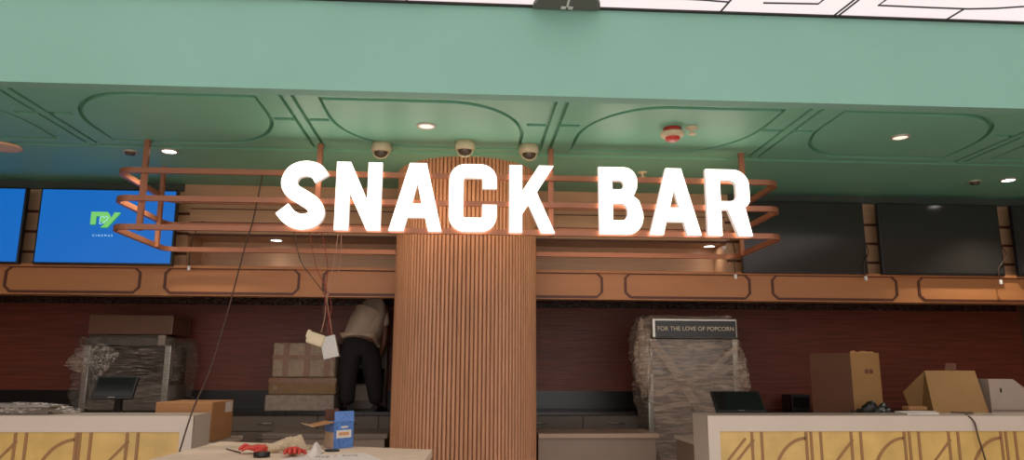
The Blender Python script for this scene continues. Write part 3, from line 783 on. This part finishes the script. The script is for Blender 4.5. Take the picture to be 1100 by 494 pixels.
# socket
p = at(200, 376, YB-.001); t = thing('wall_socket', 'grey socket plate on the dark rear wall beside the left popcorn machine', 'socket', p)
MB().box(p+Vector((-.055, -.012, -.07)), p+Vector((.055, .001, .07)), bev=.005).build('plate', 'socket', t); MB().box(p+Vector((-.02, -.018, -.03)), p+Vector((.02, -.011, .03)), bev=.003).build('insert', 'black', t)

# stack of wrapped cartons
YS = 9.02; group = 'film wrapped cartons on the rear counter'
zs = lambda y: at(322, y, YS).z
levels = ((ZK, zs(424), 284, 361, 'foam', 'white film wrapped carton, lowest of the stack beside the person'), (zs(424), zs(405), 287, 362, 'cardbox', 'flat taped carton in the middle of the wrapped stack'), (zs(405), zs(368), 290, 360, 'lightcard', 'tall carton with brown tape strips on top of the wrapped stack'))
for q, (za, zb, pa, pb, mt, lb) in enumerate(levels):
    xa, xb = at(pa, 410, YS).x, at(pb, 410, YS).x; cx = (xa+xb)/2; hx = (xb-xa)/2
    t = thing('wrapped_carton', lb, 'carton', (cx, YS+.25, za), group)
    MB().box((xa+.015, YS+.015, za+.002), (xb-.015, YS+.52, zb-.002), bev=.02, seg=3).build('box', mt, t)
    m = MB()
    if q == 2:
        for f in (.22, .55, .86): m.box((xa+f*(xb-xa)-.035, YS+.01, za+.004), (xa+f*(xb-xa)+.035, YS+.53, zb-.0))
        m.box((xa+.010, YS+.009, (za+zb)/2-.0), (xb-.010, YS+.53, (za+zb)/2+.055))
    elif q == 1: m.box((xa+.01, YS+.009, zb-.07), (xb-.01, YS+.53, zb-.02))
    if q: m.build('tape', 'tape', t)
    else: m.bm.free()
    film([(za+.004, cx, YS+.27, hx+.005, .275), ((za+zb)/2, cx, YS+.27, hx+.015, .28), (zb-.003, cx, YS+.27, hx, .27)], .018, 'wrapcol', 'plastic_wrap', t, q*5+1, 36, 10)

# small black box on the rear counter
pa, pb = at(851, 437, 9.2), at(870, 424, 9.2)
t = thing('cash_drawer', 'small black box on the rear counter between the right till and tall cardboard box', 'box', ((pa.x+pb.x)/2, 9.2, ZK))
MB().box((pa.x, 9.2, ZK+.002), (pb.x, 9.5, pb.z), bev=.008).build('case', 'black', t)
MB().box((pa.x+.015, 9.194, ZK+.03), (pb.x-.015, 9.2, pb.z-.03), bev=.002).build('front', 'screen', t)

# metal appliance behind the person's legs
YA = 9.45
xa, xb = at(373, 410, YA).x, at(415, 410, YA).x; za = lambda y: at(390, y, YA).z
t = thing('drinks_dispenser', 'steel and dark glass appliance standing behind the legs of the bending person', 'appliance', ((xa+xb)/2, YA, ZK))
MB().box((xa, YA+.0, ZK+.002), (xb, 9.66, za(372)), bev=.01).build('housing', 'drawer', t)
MB().box((xa+.03, YA-.012, za(430)), (xb-.16, YA, za(414)), bev=.004).build('lower_panel', 'foam', t)
MB().box((xa+.03, YA-.01, za(412)), (xb-.03, YA, za(396)), bev=.003).build('dark_window', 'screen', t)
MB().box((xa+.03, YA-.016, za(395)), (xb-.16, YA, za(392)), bev=.003).build('drip_bar', 'steel', t)
MB().box((xa+.02, YA-.01, za(388)), (xa+.06, YA, za(376)), bev=.003).build('side_strip', 'steel', t)

# popcorn machine, right, on the floor
YR = 8.2
x0, x1 = at(693, 400, YR).x, at(797, 400, YR).x; zr_ = lambda y: at(745, y, YR).z; cx = (x0+x1)/2
t = thing('popcorn_machine', 'film wrapped popcorn machine with a FOR THE LOVE OF POPCORN header', 'popcorn machine', (cx, YR, 0))
hx0, hx1 = at(701, 352, YR).x, at(792, 352, YR).x
MB().box((hx0, YR, zr_(363)), (hx1, YR+.6, zr_(342)), bev=.01).build('header', 'steel', t)
MB().box((hx0+.03, YR-.012, zr_(362)), (hx1-.02, YR+.001, zr_(344.5)), bev=.003).build('sign_board', 'black', t)
tc_ = at(747.5, 353.2, YR-.013)
text('lettering', 'FOR THE LOVE OF POPCORN', .066, 'cream', t, lambda x, z, y: Vector((tc_.x+x, YR-.0135+y, tc_.z+z)), .001, 1.0)
MB().box((x0+.04, YR+.03, zr_(404)), (x1-.04, YR+.6, zr_(363.5)), bev=.008).build('glass_case', 'glass', t)
for x in (x0+.03, x1-.09): MB().box((x, YR+.0, .005), (x+.06, YR+.06, zr_(364)), bev=.006).build('post', 'steel', t)
MB().box((x0+.05, YR+.02, .005), (x1-.05, YR+.6, zr_(405)), bev=.008).build('cabinet', 'drawer', t)
film([(.012, cx, YR+.3, (x1-x0)/2-.02, .32), (zr_(455), cx, YR+.3, (x1-x0)/2-.06, .32), (zr_(430), cx, YR+.3, (x1-x0)/2+.0, .34), (zr_(400), cx, YR+.3, (x1-x0)/2+.03, .36), (zr_(375), cx-.01, YR+.3, (x1-x0)/2+.02, .35), (zr_(366), cx-.01, YR+.3, (x1-x0)/2+.02, .35), (zr_(364), cx-.01, YR+.37, (x1-x0)/2+.03, .31), (zr_(338), cx, YR+.37, (x1-x0)/2-.03, .31)], .04, 'wrap', 'plastic_wrap', t, 9, 56, 60)
# loose bunch of film on its left shoulder
crumple('loose_film', at(691, 386, YR-.02), (.085, .10, .36), 'wrap', t, 12)
m = MB()
for pp, w_ in ((((700, 366), (715, 385), (733, 412), (752, 442)), .09), (((790, 372), (770, 392), (742, 408), (704, 424)), .06), (((702, 440), (735, 434), (765, 440), (790, 436)), .05)):
    m.ribbon(catmull([at(x, y, YR-.07) for x, y in pp], 4), w_, .012)
m.build('film_fold', 'wrap', t)
crumple('loose_film', at(797, 405, YR+.02), (.07, .08, .26), 'wrap', t, 20)

# ------------------------------------------------------------------ front counter things
def pos(p, w, h, lean, label, neck):
    """p: bottom centre of the screen"""
    t = thing('point_of_sale_terminal', label, 'till', (p.x, p.y+.12, ZD), 'touch screen tills')
    R_ = Matrix.Translation(p) @ Matrix.Rotation(-lean, 4, 'X')
    m = MB(R_); m.box((-w/2, 0, 0), (w/2, .03, h), bev=.008); m.build('screen_housing', 'black', t)
    m = MB(R_); m.box((-w/2+.02, -.003, .025), (w/2-.02, .001, h-.018)); m.build('display', 'screen', t)
    m = MB(R_); m.box((-.03, -.004, .008), (.03, -.0005, .014)); m.build('maker_badge', 'steel', t)
    q = R_ @ Vector((0, .04, h*.4))
    m = MB(); m.tube([q, (p.x, p.y+.16, p.z-.02), (p.x, p.y+.13, ZD+.03)], [.035, .035, .045], 10); m.build('stand', 'black', t)
    MB().box((p.x-.12, p.y+.0, ZD), (p.x+.12, p.y+.24, ZD+.03), bev=.008).build('base', 'black', t)
    return t
YT = 6.68
p = at(119, 428, YT)
pos(p, .35, .215, math.radians(28), 'black touch screen till on the left counter in front of the half wrapped machine', 0)
p = at(797, 442, YT); pos(p, .46, .24, math.radians(42), 'black touch screen till on the right counter in front of the popcorn header', 0)

# flat film-wrapped pack on the left counter
xa, xb = -4.1, at(62, 440, 6.2).x
t = thing('wrapped_pack', 'flat metal tray wrapped in crinkled clear film on the far left counter', 'pack', ((xa+xb)/2, 6.2, ZT))
MB().box((xa, 6.06, ZT+.001), (xb, 6.34, ZT+.055), bev=.006).build('tray', 'drawer', t); MB().box((xa, 6.05, ZT+.056), (xb+.01, 6.35, ZT+.066), bev=.003).build('lid', 'steel', t)
crumple('crinkled_film', ((xa+xb)/2+.12, 6.2, ZT+.035), ((xb-xa)/2-.02, .15, .05), 'wrapfine', t, 31, .8, ZT+.002)
# carton on the end of the left desk
xe0, xe1 = at(167, 440, 6.46).x, at(228, 440, 6.46).x
zt_ = at(228, 432, 6.46).z
t = thing('cardboard_box', 'brown cardboard box with white sticker on the desk end behind the left counter', 'box', ((xe0+xe1)/2, 6.75, ZD))
MB().box((xe0, 6.46, ZD+.001), (xe1, 7.03, zt_), bev=.004, seg=1).build('carton', 'card', t)
MB().box((xe0, 6.72, zt_), (xe1, 6.77, zt_+.001)).build('tape', 'tape', t)
m = MB(); m.box((xe1, 6.80, zt_-.10), (xe1+.001, 7.0, zt_-.01)); m.build('sticker', 'paper', t)

# boxes on the right counter desk
def proj_down(a, b, z): return a+(b-a)*((z-a.z)/(b.z-a.z))
YBX = 6.95
t = thing('cardboard_box', 'tall cardboard box with one dark side and torn top, left of the tilted box', 'box', (at(908, 440, YBX).x, YBX, ZD))
f0, f1 = at(913, 379, 6.72), at(943.5, 376, 6.80); l0 = at(869.5, 381, 7.05)
zt1 = f0.z
A_ = Vector((f0.x, f0.y, ZD+.001)); B_ = Vector((f1.x, f1.y, ZD+.001)); C_ = Vector((l0.x, l0.y, ZD+.001)); D_ = C_+(B_-A_)
upv = Vector((0, 0, zt1-ZD))
m = MB(); m.hexa([A_, B_, D_, C_, A_+upv, B_+upv, D_+upv, C_+upv]); bm_ = m.build('carton', ['cardbox', 'carddark'], t)
for pl in bm_.data.polygons: pl.material_index = 0
# side facing left: its shade is put in as a darker card colour
nrm = (C_-A_).cross(Vector((0, 0, 1))).normalized()
m = MB(); off = nrm*.002 if nrm.x < 0 else -nrm*.002
m.hexa([A_, C_, C_+off, A_+off, A_+upv, C_+upv, C_+upv+off, A_+upv+off]); m.build('shaded_side', 'carddark', t)
m = MB(); pts = [A_+upv+(B_-A_)*q/8+Vector((0, 0, random.uniform(.0, .03))) for q in range(9)]
m.poly([A_+upv+(B_-A_)*.02, A_+upv+(B_-A_)*.98]+pts[::-1], (0, .006, 0)); m.build('torn_flap', 'card', t)
m = MB(); fx = (B_-A_).normalized(); fn = Vector((fx.y, -fx.x, 0))
for q in (.12, .3): m.hexa([A_+fx*(q*.28+.12)+fn*.001+Vector((0, 0, .58-.0)), A_+fx*(q*.28+.16)+fn*.001+Vector((0, 0, .58)), A_+fx*(q*.28+.16)+Vector((0, 0, .58)), A_+fx*(q*.28+.12)+Vector((0, 0, .58)), A_+fx*(q*.28+.12)+fn*.001+Vector((0, 0, .62)), A_+fx*(q*.28+.16)+fn*.001+Vector((0, 0, .62)), A_+fx*(q*.28+.16)+Vector((0, 0, .62)), A_+fx*(q*.28+.12)+Vector((0, 0, .62))])
m.build('printed_mark', 'carddark', t)
# black bag at its foot
m = MB()
bmesh.ops.create_icosphere(m.bm, subdivisions=4, radius=1)
bc = at(938, 437, 6.58); bc.z = ZD
for v in m.bm.verts:
    c = v.co.copy(); d = 1+.22*noise.noise(c*2.2)+.1*noise.noise(c*6)
    v.co = Vector((bc.x+c.x*.22*d, bc.y+c.y*.105*d, ZD+.002+max(0, (c.z*.5+.5))*.30*d))
for f in m.bm.faces: f.smooth = True
o = m.build('plastic_bag', 'black'); tag(o, 'crumpled black plastic bag at the foot of the tall cardboard box', 'bag')
# tilted open box
t = thing('cardboard_box', 'cardboard box tipped back with its flap up, between bag and white foam', 'box', (at(1020, 440, 6.9).x, 6.9, ZD))
Ya, Yb_, Yc = 6.60, 6.95, 7.1
TL, TR = at(993, 398, Yb_), at(1047, 398, Yb_); ML, MR = at(1006, 442, Ya), at(1065, 442, Ya)
BL, BR = proj_down(TL, ML, ZD+.001), proj_down(TR, MR, ZD+.001); 
BL.y = max(BL.y, 6.43); BR.y = max(BR.y, 6.43)
SL = at(970, 421, 7.12)
SB = Vector((SL.x+.03, 6.95, ZD+.001)); wv = TR-TL
m = MB(); m.hexa([BL, BR, SB+wv, SB, TL, TR, SL+wv, SL]); m.build('carton', 'cardbox', t)
fa_, fb_ = at(1015, 398, Yb_+.005), at(1027, 398, Yb_+.005); ha, hb = at(1015.5, 390, Yb_+.03), at(1027, 390, Yb_+.03)
m = MB(); m.poly([fa_, fb_, hb, ha], (0, .006, 0)); m.build('flap', 'carddark', t)
m = MB(); m.hexa([TL+Vector((.26, -.004, -.0)), TL+Vector((.30, -.004, 0)), TL+Vector((.30, 0, 0)), TL+Vector((.26, 0, 0)), TL+Vector((.26, -.02, -.06)), TL+Vector((.30, -.02, -.06)), TL+Vector((.30, -.01, -.06)), TL+Vector((.26, -.01, -.06))]); m.build('tape', 'tape', t)
# white foam case
t = thing('foam_case', 'pale case with sloping lid beside the tipped cardboard box at the right edge', 'case', (at(1080, 440, 7.0).x, 7.0, ZD))
q = [at(1050, 407, 7.0), at(1076, 407, 7.0), at(1098, 424, 7.0), at(1128, 424, 7.0)]
pr = [Vector((q[0].x, 6.85, ZD+.001))]+[Vector((v.x, 6.85, v.z)) for v in q]+[Vector((q[-1].x, 6.85, ZD+.001))]
m = MB(); m.poly(pr, (0, .28, 0)); m.build('shell', 'foam', t)
p = at(1075, 419, 6.848); MB().box(p+Vector((-.008, -.006, -.02)), p+Vector((.008, .002, .02)), bev=.003).build('latch', 'black', t)
MB().box((pr[0].x+.01, 6.845, ZD+.24), (pr[-1].x-.01, 6.851, ZD+.25)).build('seam', 'deskside', t)
# papers and cable on the right counter
m = MB(); m.poly([at(960, 440.5, 6.3)*1, ] and [Vector((atz(x, y, ZT+.002).x, atz(x, y, ZT+.002).y, ZT+.001)) for x, y in ((961, 443), (975, 445.3), (1009, 445), (1004, 442.7), (980, 442.4))], (0, 0, .012))
o = m.build('paper', 'paper'); tag(o, 'white folded paper lying on the right counter top below the tipped box', 'paper')
p0 = atz(983, 441.8, ZT); m = MB(); m.box((p0.x-.09, p0.y-.06, ZT+.014), (p0.x+.08, p0.y+.05, ZT+.045), bev=.004); o = m.build('cardboard_scrap', 'card'); tag(o, 'small flat piece of cardboard on the white paper', 'cardboard')
cp = [Vector((atz(1000, 442.2, ZT).x, 6.3, ZT+.01)), Vector((atz(1024, 443, ZT).x, 6.2, ZT+.01)), Vector((at(1040, 445, YCF).x, 6.03, ZT+.012)), Vector((at(1045, 452, YCF).x, 5.985, ZT-.05)), at(1051, 470, 5.975), at(1058, 492, 5.97), at(1064, 515, 5.97), at(1072, 560, 5.95), at(1080, 600, 5.93)]
o = MB().tube(catmull(cp, 6), .007, 6).build('cable', 'wire_d'); tag(o, 'thin dark cable drooping over the front of the right counter', 'cable')

# ------------------------------------------------------------------ work table in front
ZTB = .92
bl, br = atz(237, 474, ZTB), atz(464.5, 482.8, ZTB); fl_ = bl+(atz(161, 493.5, ZTB)-bl)*1.0; ev = (fl_-bl).normalized()*1.25
fl_, fr = bl+ev, br+ev; dz = Vector((0, 0, -.05))
t = thing('work_table', 'board topped work table strewn with tools and gloves in front of the column', 'table', ((bl.x+br.x)/2, (bl.y+fl_.y)/2, 0))
MB().hexa([fl_+dz, fr+dz, br+dz, bl+dz, fl_, fr, br, bl]).build('tabletop', 'table', t)
m = MB(); inn = lambda p, q: p.lerp(q, .03)
e1 = (br-bl).normalized(); e2 = ev.normalized(); zz = Vector((0, 0, 1))
def obox(o, a, b, c): return [o, o+a, o+a+b, o+b, o+c, o+a+c, o+a+b+c, o+b+c]
ap = Vector((0, 0, -.17))
L1, L2 = (br-bl).length, ev.length
m.hexa(obox(bl+e1*.0+e2*.0+ap, e1*L1, e2*.03, Vector((0, 0, .119)))); m.hexa(obox(fl_-e2*.03+ap, e1*L1, e2*.03, Vector((0, 0, .119))))
m.hexa(obox(bl+e2*.03+ap, e1*.03, e2*(L2-.06), Vector((0, 0, .119)))); m.hexa(obox(br-e1*.03+e2*.03+ap, e1*.03, e2*(L2-.06), Vector((0, 0, .119))))
m.build('apron', 'tableside', t)
for a, b in ((.04, .04), (L1-.11, .04), (.04, L2-.11), (L1-.11, L2-.11)):
    o0 = bl+e1*a+e2*b; o0.z = 0
    MB().hexa(obox(o0, e1*.07, e2*.07, Vector((0, 0, ZTB-.171)))).build('leg', 'tableside', t)
# blue printed open carton
def tz(x, y): return atz(x, y, ZTB)
c0, c1 = tz(358, 482.5), tz(379, 480.5); l_ = tz(341, 478)
ex_, ey_ = (c1-c0), (l_-c0); ey_ = ey_.normalized()*.20
ht = Vector((0, 0, at(358, 454, c0.y).z-ZTB)); g1 = Vector((0, 0, .001))
t = thing('cardboard_carton', 'small open blue carton with white label and brown flaps on the work table', 'carton', c0)
m = MB(); m.hexa(obox(c0+g1, ex_, ey_, ht)); m.build('body', 'blue', t)
n1 = Vector((ex_.y, -ex_.x, 0)).normalized(); n1 = n1 if n1.y < 0 else -n1
n2 = Vector((ey_.y, -ey_.x, 0)).normalized(); n2 = n2 if n2.x < 0 else -n2
m = MB(); m.hexa(obox(c0+ex_*.12+ht*.40, ex_*.76, n1*.0015, ht*.30)); lb_ = m.build('label', 'paper', t)
m = MB(); m.hexa(obox(c0+ex_*.24+ht*.5+n1*.0016, ex_*.52, n1*.0008, ht*.12)); m.build('label_print', 'orange', t)
m = MB(); m.hexa(obox(c0+ey_*.02+ht*.02, ey_*.96, n2*.0015, ht*.6)); m.build('grey_side', 'lightcard', t)
def flap(name, p, q, out, mt, th=.004):
    m = MB(); nn = (q-p).cross(out).normalized()*th; m.hexa(obox(p, q-p, out, nn)); return m.build(name, mt, t)
tp = c0+ht+g1
flap('flap', tp+ex_*.0, tp+ex_, (at(372, 442, c0.y+.08)-at(372, 453.5, c0.y)), 'blue')
flap('flap', tp+ey_+ex_*.0, tp+ey_+ex_*.7, at(352, 437.5, c0.y+.2)-at(352, 450, c0.y+.19), 'carddark')
flap('flap', tp, tp+ey_, (at(330, 459, c0.y)-at(353, 454, c0.y)), 'card')
flap('torn_liner', tp+(at(330, 459, c0.y)-at(353, 454, c0.y)), tp+(at(330, 459, c0.y)-at(353, 454, c0.y))+ey_*.7, at(325, 453, c0.y)-at(332, 456, c0.y), 'lightcard')
m = MB(); bc_ = c0+ex_*.5+ht*.78+n1*.001
m.hexa(obox(c0+ex_*.35+ht*.78, ex_*.35, n1*.0012, ht*.07)); m.build('brand_mark', 'lwhite' if False else 'paper', t)
# black lid beside the carton
p = tz(357, 484.5); m = MB(); m.lathe([(0, 0), (.05, 0), (.052, .006), (.045, .012), (0, .012)], p+Vector((0, -.01, .001)), 24); o = m.build('jar_lid', 'black'); tag(o, 'flat black round lid at the foot of the blue carton', 'lid')
# gloves
def glove(wrist, fwd, label, mats):
    fwd = Vector(fwd).normalized(); sd = Vector((fwd.y, -fwd.x, 0)); up = Vector((0, 0, 1))
    t = thing('work_glove', label, 'glove', (wrist.x, wrist.y, ZTB), 'work gloves on the table')
    VV, EE, RR = [], [], []
    def a(p, r, par=None):
        VV.append(p); RR.append(r)
        if par is not None: EE.append((par, len(VV)-1))
        return len(VV)-1
    base = Vector((wrist.x, wrist.y, ZTB+.032))
    w0 = a(base, (.03, .026)); w1 = a(base+fwd*.05, (.042, .028), w0); w2 = a(base+fwd*.09+up*.006, (.044, .026), w1)
    for o_, ln, cu in ((-.036, .07, .012), (-.012, .085, .03), (.013, .08, .022), (.036, .06, .008)):
        b = a(base+fwd*.115+sd*o_+up*.004, .014, w2); b = a(base+fwd*(.115+ln*.55)+sd*o_*1.15+up*cu, .013, b); a(base+fwd*(.115+ln)+sd*o_*1.25+up*(cu*.2-.010), .011, b)
    b = a(base+fwd*.05-sd*.05, .015, w1); b = a(base+fwd*.08-sd*.075-up*.006, .014, b); a(base+fwd*.11-sd*.082-up*.012, .011, b)
    link('palm', skin_mesh('palm', VV, EE, RR, 2), mats[0], t)
    m = MB(); m.tube(catmull([base-fwd*.11+up*.0, base-fwd*.07+up*.01, base-fwd*.03, base+fwd*.03], 4), [.030]*4+[.033]*4+[.031]*4+[.034], 14)
    for v in m.bm.verts:
        v.co += Vector((0, 0, .008*noise.noise(v.co*40)))+sd*.01*noise.noise(v.co*35); v.co.z = max(v.co.z, ZTB+.002)
    m.build('cuff', mats[1], t); return t
glove(tz(285, 487)+Vector((.02, .03, 0)), (-.9, -.35, 0), 'red palmed work glove with pale cuff, beside the black tape roll', ('red', 'knit'))
glove(tz(314, 488.5), (.2, -.95, 0), 'red fingered work glove lying towards the front of the table', ('red', 'knit'))
# crumpled cream cloth
def cloth(c, sx, sy, hz, material, name, label, cat, seed, peaks):
    m = MB(); n = 30; g_ = []
    for i in range(n+1):
        row = []
        for j in range(n+1):
            u, v = i/n*2-1, j/n*2-1; rr = 1+.18*noise.noise(Vector((u*1.5+seed, v*1.5, 0)))
            e = max(0, 1-max(abs(u), abs(v))**3); z = 0
            for (pu, pv, ph, pw) in peaks: z += ph*math.exp(-((u-pu)**2+(v-pv)**2)/pw)
            z = e*(z+hz*.5*abs(noise.noise(Vector((u*3+seed, v*3, 2))))+hz*.3*abs(noise.noise(Vector((u*7, v*7+seed, 4)))))
            row.append(m.bm.verts.new((c.x+u*sx*rr, c.y+v*sy*rr, ZTB+.003+z)))
        g_.append(row)
    for i in range(n):
        for j in range(n): m.bm.faces.new((g_[i][j], g_[i+1][j], g_[i+1][j+1], g_[i][j+1])).smooth = True
    o = m.build(name, material); md = o.modifiers.new('thickness', 'SOLIDIFY'); md.thickness = .003; md.offset = 1
    return tag(o, label, cat)
cloth(tz(305, 484)+Vector((0, .12, 0)), .17, .075, .05, 'knit', 'cloth', 'crumpled cream cloth heaped between the gloves on the work table', 'cloth', 3, ((.0, .2, .065, .10), (.5, .1, .085, .07), (.25, -.3, .05, .06), (-.5, 0, .035, .1)))
# white strips / packet
cloth(tz(336, 489)+Vector((0, .05, 0)), .04, .14, .04, 'paper', 'paper_sheet', 'white crumpled paper strip beside the blue carton on the work table', 'paper', 8, ((0, .55, .055, .5), (.2, -.2, .03, .3)))
# tape roll
p = tz(281, 491); m = MB(); m.lathe([(.028, .001), (.05, .001), (.052, .004), (.052, .028), (.05, .031), (.028, .031), (.028, .001)], p, 32)
t = thing('tape_roll', 'black roll of tape in front of the red palmed glove', 'tape', p); m.build('tape', 'black', t)
MB().lathe([(.022, .002), (.0275, .002), (.0275, .030), (.022, .030), (.022, .002)], p, 32).build('core', 'drawer', t)
# printed sheet
a_, b_ = tz(300, 493), tz(405, 492); 
q = [tz(322, 489.5), tz(392, 486.8), tz(412, 495)+Vector((0, 0, 0)), tz(404, 506), tz(296, 512), tz(292, 496)]
t = thing('printed_sheet', 'white printed sheet with black writing at the front of the work table', 'paper', (q[0].x, q[0].y, ZTB))
MB().poly([v+Vector((0, 0, .0016)) for v in q], (0, 0, .0015)).build('sheet', 'paper', t)
def flat(cx, cy, ang=0):
    p = tz(cx, cy); ca, sa = math.cos(ang), math.sin(ang); return lambda x, z, y: Vector((p.x+x*ca-z*3.0*sa, p.y+x*sa+z*3.0*ca, ZTB+.0036-y*.2))
text('writing', 'Svarte', .040, 'line', t, flat(376, 489.6, .08), .0006, 1.0); text('writing', '2', .044, 'red', t, flat(360, 490.3, .05), .0006)
text('writing', 'WCE', .042, 'line', t, flat(346, 491.2, .05), .0006, .9)
# screw / bit on the left of the table
pa, pb = tz(243, 483), tz(258, 487); o = MB().tube([pa+Vector((0, 0, .006)), pb+Vector((0, 0, .006))], [.004, .0055], 8).build('drill_bit', 'wire_d'); tag(o, 'thin dark drill bit lying left of the red glove on the table', 'drill bit')

# ------------------------------------------------------------------ light
w = bpy.data.worlds.new('world'); scene.world = w; w.use_nodes = True
w.node_tree.nodes['Background'].inputs[0].default_value = (1, .96, .92, 1); w.node_tree.nodes['Background'].inputs[1].default_value = 1.35
